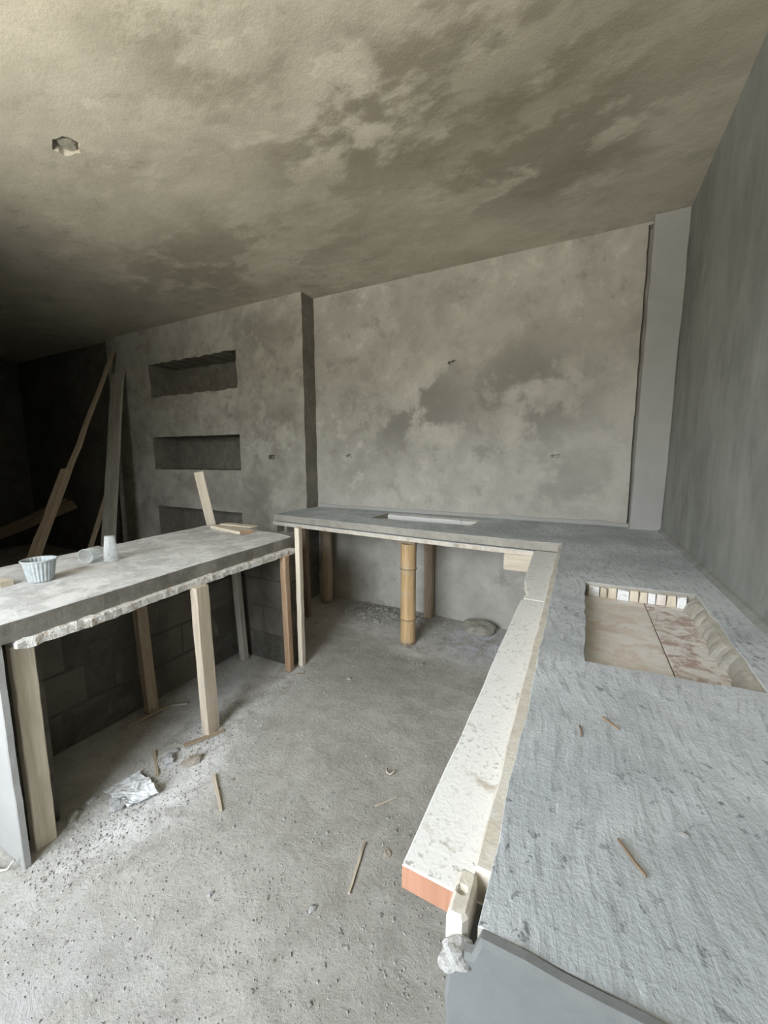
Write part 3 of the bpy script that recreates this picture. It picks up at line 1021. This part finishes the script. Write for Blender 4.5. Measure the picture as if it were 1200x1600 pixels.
# bamboo prop
BA = empty('bamboo_prop', (-1.112, 2.59, 0.004), 'thick yellow bamboo prop under the middle of the back counter', 'post')
prof = []
for (z, r_) in [(0, 0.046), (0.03, 0.045), (0.165, 0.0445), (0.185, 0.047), (0.19, 0.0485), (0.197, 0.047), (0.205, 0.0455), (0.40, 0.0445), (0.555, 0.0445), (0.572, 0.047), (0.578, 0.0485),
                (0.585, 0.047), (0.595, 0.046), (0.70, 0.046), (0.755, 0.047), (0.765, 0.046), (0.766, 0.038), (0.72, 0.037)]:
    prof.append((r_ * 1.28, z, 0))
V, F = lathe(prof, 22)
F = [f for f in F]
o = mesh('culm', V, F, M_BAMBOO, BA, smooth=True)
for z in (0.190, 0.578):
    V, F = [], []
    for i in range(24):
        for j in range(6):
            a, b = 2 * math.pi * i / 24, 2 * math.pi * j / 6
            V.append(((0.0605 + 0.004 * math.cos(b)) * math.cos(a), (0.0605 + 0.004 * math.cos(b)) * math.sin(a), z + 0.003 * math.sin(b)))
    for i in range(24):
        for j in range(6):
            F.append([i * 6 + j, ((i + 1) % 24) * 6 + j, ((i + 1) % 24) * 6 + (j + 1) % 6, i * 6 + (j + 1) % 6])
    mesh('node_ring', V, F, M_BAMBOONODE, BA, smooth=True)
prop('packing_block', (-1.185, 2.590, 0.796), (-1.045, 2.586, 0.796), 0.050, 0.08, (0, 0, 1), M_WOODTAN, 'small wooden packing block on top of the bamboo prop', 'block', seg=4)

# ------------------------------------------------------------------ lumber in the dark corner
def lean(name, p0, p1, w, t, side, mat, label, cat='lumber', **kw):
    return prop(name, p0, p1, w, t, side, mat, label, cat, **kw)


PO = empty('long_pole', (-4.27, 1.40, 0.01), 'long spliced wooden pole leaning into the dark corner behind the bar', 'pole')
a, b = Vector((-4.27, 1.40, 0.02)), Vector((-5.236, 2.96, 2.69))
d = b - a
timber('upper_batten', a + d * 0.13, b, 0.055, 0.035, (1, 0.3, 0), M_WOODTAN, PO, 12, 0.004, taper=0.72)
timber('lower_batten', a, a + d * 0.47, 0.075, 0.04, (1, 0.3, 0), M_WOODTAN, PO, 8, 0.004).location += Vector((0.012, -0.038, 0))
lean('wide_plank', (-4.45, 2.22, 0.006), (-5.16, 2.95, 2.43), 0.20, 0.025, (1, 0.1, 0), M_WOODGREY, 'wide weathered plank leaning on the niche wall beside the long pole', seg=10, jit=0.004)
lean('thin_stick', (-4.62, 2.03, 0.01), (-5.36, 2.96, 1.36), 0.045, 0.03, (1, 0.3, 0), M_WOODTAN, 'thin stick leaning beside the wide plank', seg=7, jit=0.003)
lean('low_plank', (-7.93, 2.02, 0.03), (-6.52, 2.96, 0.74), 0.13, 0.03, (0.2, -0.3, 0.9), M_WOODTAN, 'slanting low plank behind the long pole, lower of two', seg=8, jit=0.003)
lean('low_plank', (-7.90, 2.10, 0.11), (-6.72, 2.97, 0.78), 0.07, 0.03, (0.2, -0.3, 0.9), M_WOODTAN, 'slanting low plank behind the long pole, upper of two', seg=8, jit=0.003)
lean('pale_stake', (-2.645, 2.305, 0.005), (-2.645, 2.045, 1.285), 0.066, 0.026, (0.55, 1, 0.2), M_WOODRAW, 'pale wooden stake rising behind the bar counter, in front of the niches', seg=8, jit=0.0012)

# ------------------------------------------------------------------ things on the bar counter
o = tag(timber('board_offcut', (-2.43, 2.01, ZB + 0.013), (-2.045, 1.93, ZB + 0.013), 0.105, 0.022, (0.2, 1, 0), M_WOODRAW, None, 5, 0.001, 0.002, M_WOODORANGE),
        'pale board offcut lying on the far end of the bar, lower of two', 'offcut')
o = tag(timber('board_offcut', (-2.40, 2.045, ZB + 0.029), (-2.10, 2.06, ZB + 0.026), 0.07, 0.008, (0, 1, 0), M_WOODRAW, None, 4, 0.001, 0.002),
        'thin pale slat lying on top of the board offcut on the bar', 'offcut')
o = tag(timber('wood_scrap', (-2.20, 0.620, ZB + 0.012), (-2.055, 0.668, ZB + 0.012), 0.05, 0.022, (0, 1, 0), M_WOODRAW, None, 3, 0.001, 0.002),
        'small pale wood scrap at the near end of the bar, cut by the picture edge', 'offcut')

TUB = empty('plastic_tub', (-2.022, 0.768, ZB + 0.002), 'ribbed grey plastic tub standing on the bar counter', 'tub')
prof = [(0.038, 0, 0), (0.0405, 0.003, 1), (0.053, 0.082, 1), (0.0565, 0.084, 0), (0.060, 0.086, 0), (0.0605, 0.091, 0), (0.0585, 0.0925, 0), (0.055, 0.091, 0), (0.0515, 0.083, 1), (0.039, 0.006, 1)]
V, F = lathe(prof, 144, 24, 0.0034)
mesh('tub_body', V, F, M_PLASTIC, TUB, smooth=True)
V, F = [], []
for i in range(48):
    for j in range(8):
        a, b = 2 * math.pi * i / 48, 2 * math.pi * j / 8
        V.append(((0.0600 + 0.0026 * math.cos(b)) * math.cos(a), (0.0600 + 0.0026 * math.cos(b)) * math.sin(a), 0.0905 + 0.0026 * math.sin(b)))
for i in range(48):
    for j in range(8):
        F.append([i * 8 + j, ((i + 1) % 48) * 8 + j, ((i + 1) % 48) * 8 + (j + 1) % 8, i * 8 + (j + 1) % 8])
mesh('rim', V, F, M_PLASTIC, TUB, smooth=True)


def clear_cup(name, label):
    t = empty(name, (0, 0, 0), label, 'cup')
    prof = [(0.0225, 0.100, 0), (0.0235, 0.098, 0), (0.0262, 0.072, 0), (0.0275, 0.070, 0), (0.0345, 0.006, 0), (0.0342, 0.006, 0), (0.027, 0.0695, 0), (0.0258, 0.0715, 0), (0.0225, 0.0975, 0)]
    V, F = lathe(prof, 40)
    mesh('cup_body', V, F, M_CLEAR, t, smooth=True)
    V, F = [], []
    for i in range(40):
        for j in range(6):
            a, b = 2 * math.pi * i / 40, 2 * math.pi * j / 6
            V.append(((0.0355 + 0.0018 * math.cos(b)) * math.cos(a), (0.0355 + 0.0018 * math.cos(b)) * math.sin(a), 0.0045 + 0.0018 * math.sin(b)))
    for i in range(40):
        for j in range(6):
            F.append([i * 6 + j, ((i + 1) % 40) * 6 + j, ((i + 1) % 40) * 6 + (j + 1) % 6, i * 6 + (j + 1) % 6])
    mesh('rim', V, F, M_CLEAR, t, smooth=True)
    return t


c = clear_cup('clear_cup', 'clear plastic cup standing upside down on the bar counter')
c.location = (-2.112, 1.095, ZB + 0.000)
c.scale = (0.95, 0.95, 1.28)
c = clear_cup('clear_cup', 'clear plastic cup lying on its side, its mouth to the viewer')
c.rotation_euler = (math.radians(-92 + 8), 0, math.radians(28))
c.location = (-2.150, 0.995, ZB + 0.038)

# slivers of wood left on the slabs
for p, q, lab in (((0.058, 0.760, ZT + 0.004), (0.083, 0.737, ZT + 0.004), 'tiny dark splinter on the counter top nearer the sink recess'),
                  ((0.066, 0.507, ZT + 0.004), (0.091, 0.470, ZT + 0.004), 'small dark splinter on the counter top nearer the smooth end pier')):
    tag(timber('wood_splinter', p, q, 0.0035, 0.003, (1, 0.3, 0), M_WOODDARK, None, 3, 0.0005, 0.0006), lab, 'splinter')

def bent_twig(name, pts, rad, mat, label, cat):
    V, F = [], []
    pts = [Vector(p) for p in pts]
    for i, p in enumerate(pts):
        d = (pts[min(i + 1, len(pts) - 1)] - pts[max(i - 1, 0)]).normalized()
        sd = d.cross(Vector((0, 0, 1))).normalized()
        up = sd.cross(d)
        for k in range(5):
            a = 2 * math.pi * k / 5
            V.append(p + (sd * math.cos(a) + up * math.sin(a)) * rad)
    for i in range(len(pts) - 1):
        for k in range(5):
            F.append([i * 5 + k, i * 5 + (k + 1) % 5, (i + 1) * 5 + (k + 1) % 5, (i + 1) * 5 + k])
    F += [list(range(5))[::-1], [(len(pts) - 1) * 5 + k for k in range(5)]]
    return tag(mesh(name, V, F, mat, smooth=True), label, cat)


bent_twig('bent_twig', [(0.0225, 0.717, ZT + 0.003), (0.0245, 0.704, ZT + 0.004), (0.0240, 0.690, ZT + 0.003)], 0.0016, M_WOODDARK,
          'short bent dark twig on the counter top left of the splinters', 'twig')
me = rock_mesh('mortar_flake', 2, 0.5, 0.5, 31, M_LUMP)
o = link('mortar_flake', me)
o.scale = (0.012, 0.008, 0.006)
o.location = (0.141, 0.555, ZT)
tag(o, 'tiny white mortar flake on the counter top right of the longer splinter', 'flake')
bent_twig('wood_shaving', [(-0.700, 1.410, 0.008), (-0.692, 1.388, 0.012), (-0.674, 1.382, 0.012), (-0.664, 1.398, 0.014), (-0.666, 1.412, 0.018)], 0.004, M_WOOD,
          'small curled wood shaving on the open floor left of the long white board', 'shaving')

# mortar lump at the pier top
me = rock_mesh('mortar_lump', 3, 0.5, 0.8, 3, M_LUMP)
o = link('mortar_lump', me)
o.scale = (0.034, 0.026, 0.026)
o.rotation_euler = (0, 0, 0.6)
o.location = (-0.086, 0.334, 0.870)
tag(o, 'white mortar lump stuck on the pier below the batten end', 'lump')

# ------------------------------------------------------------------ floor litter
def rest(x, y):
    return floor_z(x, y)


me = rock_mesh('flat_stone', 3, 0.35, 0.44, 2, M_STONE)
o = link('flat_stone', me)
o.scale = (0.25, 0.20, 0.26)
o.rotation_euler = (0, 0, 0.3)
o.location = (-0.67, 3.04, rest(-0.67, 3.04) - 0.006)
tag(o, 'flat brown grey stone on the floor below the back counter', 'stone')

# crumpled cement-bag paper
V, F = [], []
nu, nv = 20, 12
qa, qb, qc, qd = Vector((-1.715, 0.770)), Vector((-1.540, 0.770)), Vector((-1.480, 0.862)), Vector((-1.672, 0.900))
for j in range(nv + 1):
    for i in range(nu + 1):
        u, v = i / nu, j / nv
        p = qa * (1 - u) * (1 - v) + qb * u * (1 - v) + qc * u * v + qd * (1 - u) * v
        p += Vector((noise.noise(Vector((u * 3, v * 3, 1))), noise.noise(Vector((u * 3, v * 3, 8))))) * 0.022
        h = 0.012 + 0.040 * (v ** 2) * (0.6 + noise.noise(Vector((u * 4.5, 3, 2)))) + 0.020 * abs(noise.noise(Vector((u * 6 + v * 2, v * 3, 5)))) + 0.006 * noise.noise(Vector((u * 16, v * 12, 3)))
        V.append((p.x, p.y, rest(p.x, p.y) + max(0.003, h * (0.35 + u * 0.65))))
F = [[j * (nu + 1) + i, j * (nu + 1) + i + 1, (j + 1) * (nu + 1) + i + 1, (j + 1) * (nu + 1) + i] for j in range(nv) for i in range(nu)]
o = mesh('paper_scrap', V, F, M_PAPER)
md = o.modifiers.new('thick', 'SOLIDIFY')
md.thickness = 0.0015
tag(o, 'crumpled white paper scrap on the floor between the first two posts', 'paper')


def stick(p, q, w, t, mat, label, name='wood_sliver', seg=5):
    z0, z1 = rest(*p) + t * 0.5 + 0.002, rest(*q) + t * 0.5 + 0.002
    return tag(timber(name, (p[0], p[1], z0), (q[0], q[1], z1), w, t, (0.5, 0.5, 0), mat, None, seg, 0.001, 0.001, taper=0.8), label, 'stick')


stick((-1.365, 1.035), (-1.190, 0.925), 0.014, 0.008, M_WOOD, 'short pale wood sliver in the open floor past the paper scrap')
stick((-0.622, 1.070), (-0.585, 0.905), 0.009, 0.006, M_WOOD, 'thin pale straight stick on the floor by the orange board end')
stick((-1.742, 1.010), (-1.588, 0.925), 0.014, 0.008, M_WOODTAN, 'brownish wood sliver between the paper scrap and the middle post')
stick((-1.640, 1.090), (-1.560, 1.262), 0.030, 0.006, M_WOODTAN, 'thin wooden shim under the foot of the middle front post', 'shim')
stick((-2.035, 1.05), (-2.005, 1.262), 0.016, 0.012, M_WOODTAN, 'thin lath on the floor at the foot of the tan rear post')
stick((-2.0, 1.28), (-1.93, 1.33), 0.03, 0.01, M_WOODGREY, 'small grey chip of wood beyond the tan rear post')
stick((-0.66, 1.225), (-0.60, 1.30), 0.006, 0.005, M_WOOD, 'tiny straw bit on the floor beyond the straight stick')
# pale twig by the pier
cu = bpy.data.curves.new('pale_twig', 'CURVE')
cu.dimensions = '3D'
cu.bevel_depth = 0.0035
cu.bevel_resolution = 2
sp = cu.splines.new('POLY')
tp = [(-1.74, 0.425, 0.012), (-1.70, 0.422, 0.008), (-1.66, 0.430, 0.012), (-1.640, 0.440, 0.018), (-1.632, 0.450, 0.036), (-1.625, 0.456, 0.045)]
sp.points.add(len(tp) - 1)
for i, p in enumerate(tp):
    sp.points[i].co = (*p, 1)
    sp.points[i].radius = 1.3 - i * 0.12
dg = bpy.data.objects.new('tmp', cu)
COL.objects.link(dg)
me = bpy.data.meshes.new_from_object(dg.evaluated_get(bpy.context.evaluated_depsgraph_get()))
bpy.data.objects.remove(dg)
o = link('pale_twig', me, M_WIRE)
tag(o, 'pale crooked twig on the floor against the bar pier', 'twig')

# bigger lumps one can point at
lumps = [((-1.585, 0.765), (0.075, 0.055, 0.03), M_LUMP, 'flat pale mortar flake nearest the crumpled paper'),
         ((-1.620, 1.005), (0.050, 0.045, 0.045), M_LUMP, 'chunky white mortar lump between paper scrap and middle post'),
         ((-1.525, 1.045), (0.095, 0.060, 0.042), M_BRICKY, 'rust stained broken mortar piece near the middle post'),
         ((-1.648, 1.055), (0.030, 0.03, 0.02), M_LUMP, 'small mortar crumb beside the thin wooden shim'),
         ((-1.700, 0.720), (0.040, 0.030, 0.022), M_LUMP, 'white mortar crumb at the shadow edge beside the first post'),
         ((-1.690, 0.655), (0.060, 0.05, 0.035), M_STONE, 'dark lump in the shadow behind the first post'),
         ((-0.665, 0.820), (0.028, 0.022, 0.016), M_LUMP, 'white crumb on the open floor near the bottom middle'),
         ((-0.985, 0.705), (0.022, 0.018, 0.015), M_LUMP, 'bright white crumb on the open floor, lower left of middle'),
         ((-0.535, 1.080), (0.040, 0.03, 0.012), M_BRICKY, 'yellowish flake on the floor beside the orange board end'),
         ((-1.245, 1.960), (0.030, 0.026, 0.02), M_LUMP, 'pale lump in the middle of the floor, beyond the posts'),
         ((-1.565, 1.862), (0.055, 0.03, 0.015), M_BRICKY, 'flat tan chip at the foot of the orange brown post'),
         ((-0.895, 2.335), (0.026, 0.024, 0.024), M_STONE, 'dark pebble alone on the floor in front of the bamboo prop'),
         ((-1.49, 2.80), (0.08, 0.05, 0.04), M_LUMP, 'pale broken chunk on the rubble left of the bamboo prop'),
         ((-1.66, 2.86), (0.07, 0.03, 0.04), M_STONE, 'dark angular chunk on the rubble heap by the back wall'),
         ((-1.31, 3.05), (0.05, 0.04, 0.04), M_LUMP, 'white lump on top of the rubble near the wall'),
         ((-1.95, 2.56), (0.05, 0.03, 0.02), M_STONE, 'flat dark flake on the smooth floor left of the rubble'),
         ((-1.08, 2.50), (0.04, 0.03, 0.02), M_BRICKY, 'small brown chip at the foot of the bamboo prop')]
for k, (p, s, m, lab) in enumerate(lumps):
    me = rock_mesh('mortar_lump', 2, 0.62, 0.9, k + 10, m)
    o = link('mortar_lump', me)
    o.scale = s
    o.rotation_euler = (0, 0, R.uniform(0, 6))
    o.location = (p[0], p[1], rest(*p) - 0.003)
    tag(o, lab, 'lump')

# pebbles one could count, nearest part of the floor and the rubble by the wall
var = [rock_mesh('pebble', 1, 0.8, 0.8, 40 + k, (M_GRIT, M_LUMP, M_STONE)[k % 3]) for k in range(6)]
rp_ = random.Random(21)
n = 0
while n < 150:
    if n < 80:
        x, y = rp_.uniform(-1.6, -0.3), rp_.uniform(0.45, 2.0)
        if R.random() < 0.5:
            y = rp_.uniform(0.4, 1.2)
        s = rp_.uniform(0.007, 0.016)
    elif n < 125:
        x, y = rp_.gauss(-1.45, 0.30), rp_.gauss(2.93, 0.12)
        s = rp_.uniform(0.012, 0.034)
        if y > 3.15 or (x + 1.11) ** 2 + (y - 2.59) ** 2 < 0.006:
            continue
    else:
        x, y = rp_.gauss(-0.72, 0.25), rp_.gauss(2.72, 0.18)
        s = rp_.uniform(0.010, 0.024)
        if y > 3.15 or (x + 0.67) ** 2 / 0.02 + (y - 3.04) ** 2 / 0.015 < 1:
            continue
    o = link('pebble', var[rp_.choice((1, 4, 1, 4, 0, 2)) if n >= 80 else rp_.randrange(6)])
    o.scale = (s * rp_.uniform(.8, 1.3), s, s * rp_.uniform(.6, 1.0))
    o.rotation_euler = (0, 0, rp_.uniform(0, 6))
    o.location = (x, y, rest(x, y) - s * 0.12)
    g = (('small loose pebble of cement on the open floor', 'pebbles on the open floor') if n < 80 else
         ('broken pebble in the rubble by the back wall, left of the bamboo', 'pebbles in the rubble heap') if n < 125 else
         ('small pebble on the dusty floor around the flat stone', 'pebbles around the flat stone'))
    tag(o, g[0], 'pebble', g[1])
    n += 1

# fine grit: nobody could count it
rg = random.Random(77)
V, F = [], []


def grain(x, y, s):
    z = rest(x, y)
    b = len(V)
    a0 = rg.uniform(0, 6)
    for i in range(4):
        a = a0 + i * 1.5708 + rg.uniform(-.4, .4)
        V.append((x + s * math.cos(a), y + s * math.sin(a), z + rg.uniform(-.1, .25) * s))
    V.append((x + rg.uniform(-.3, .3) * s, y + rg.uniform(-.3, .3) * s, z + s * rg.uniform(0.6, 1.1)))
    for i in range(4):
        F.append([b + i, b + (i + 1) % 4, b + 4])


for _ in range(15000):
    q = rg.random()
    if q < 0.55:
        x, y = rg.uniform(-1.62, -0.12), rg.uniform(0.3, 1.9)
        if rg.random() < 0.35:
            y = rg.uniform(0.3, 1.2)
        s = 0.0014 + 0.0040 * rg.random() ** 3.5
    elif q < 0.75:
        y = rg.uniform(0.45, 1.95)
        x = -1.60 + rg.gauss(0, 0.075) + 0.06 * (y < 0.9)
        s = 0.0016 + 0.0058 * rg.random() ** 3.5
    elif q < 0.88:
        x, y = rg.gauss(-1.5, 0.32), rg.gauss(2.95, 0.12)
        s = 0.002 + 0.009 * rg.random() ** 3
    else:
        x, y = rg.gauss(-0.78, 0.28), rg.gauss(2.66, 0.2)
        s = 0.002 + 0.006 * rg.random() ** 3
    if not (-2.0 < x < 0.0 and 0.2 < y < 3.15):
        continue
    grain(x, y, s)
o = mesh('cement_grit', V, F, M_GRIT)
o['kind'] = 'stuff'
o['label'] = 'fine cement grit scattered over the floor'
o['category'] = 'grit'
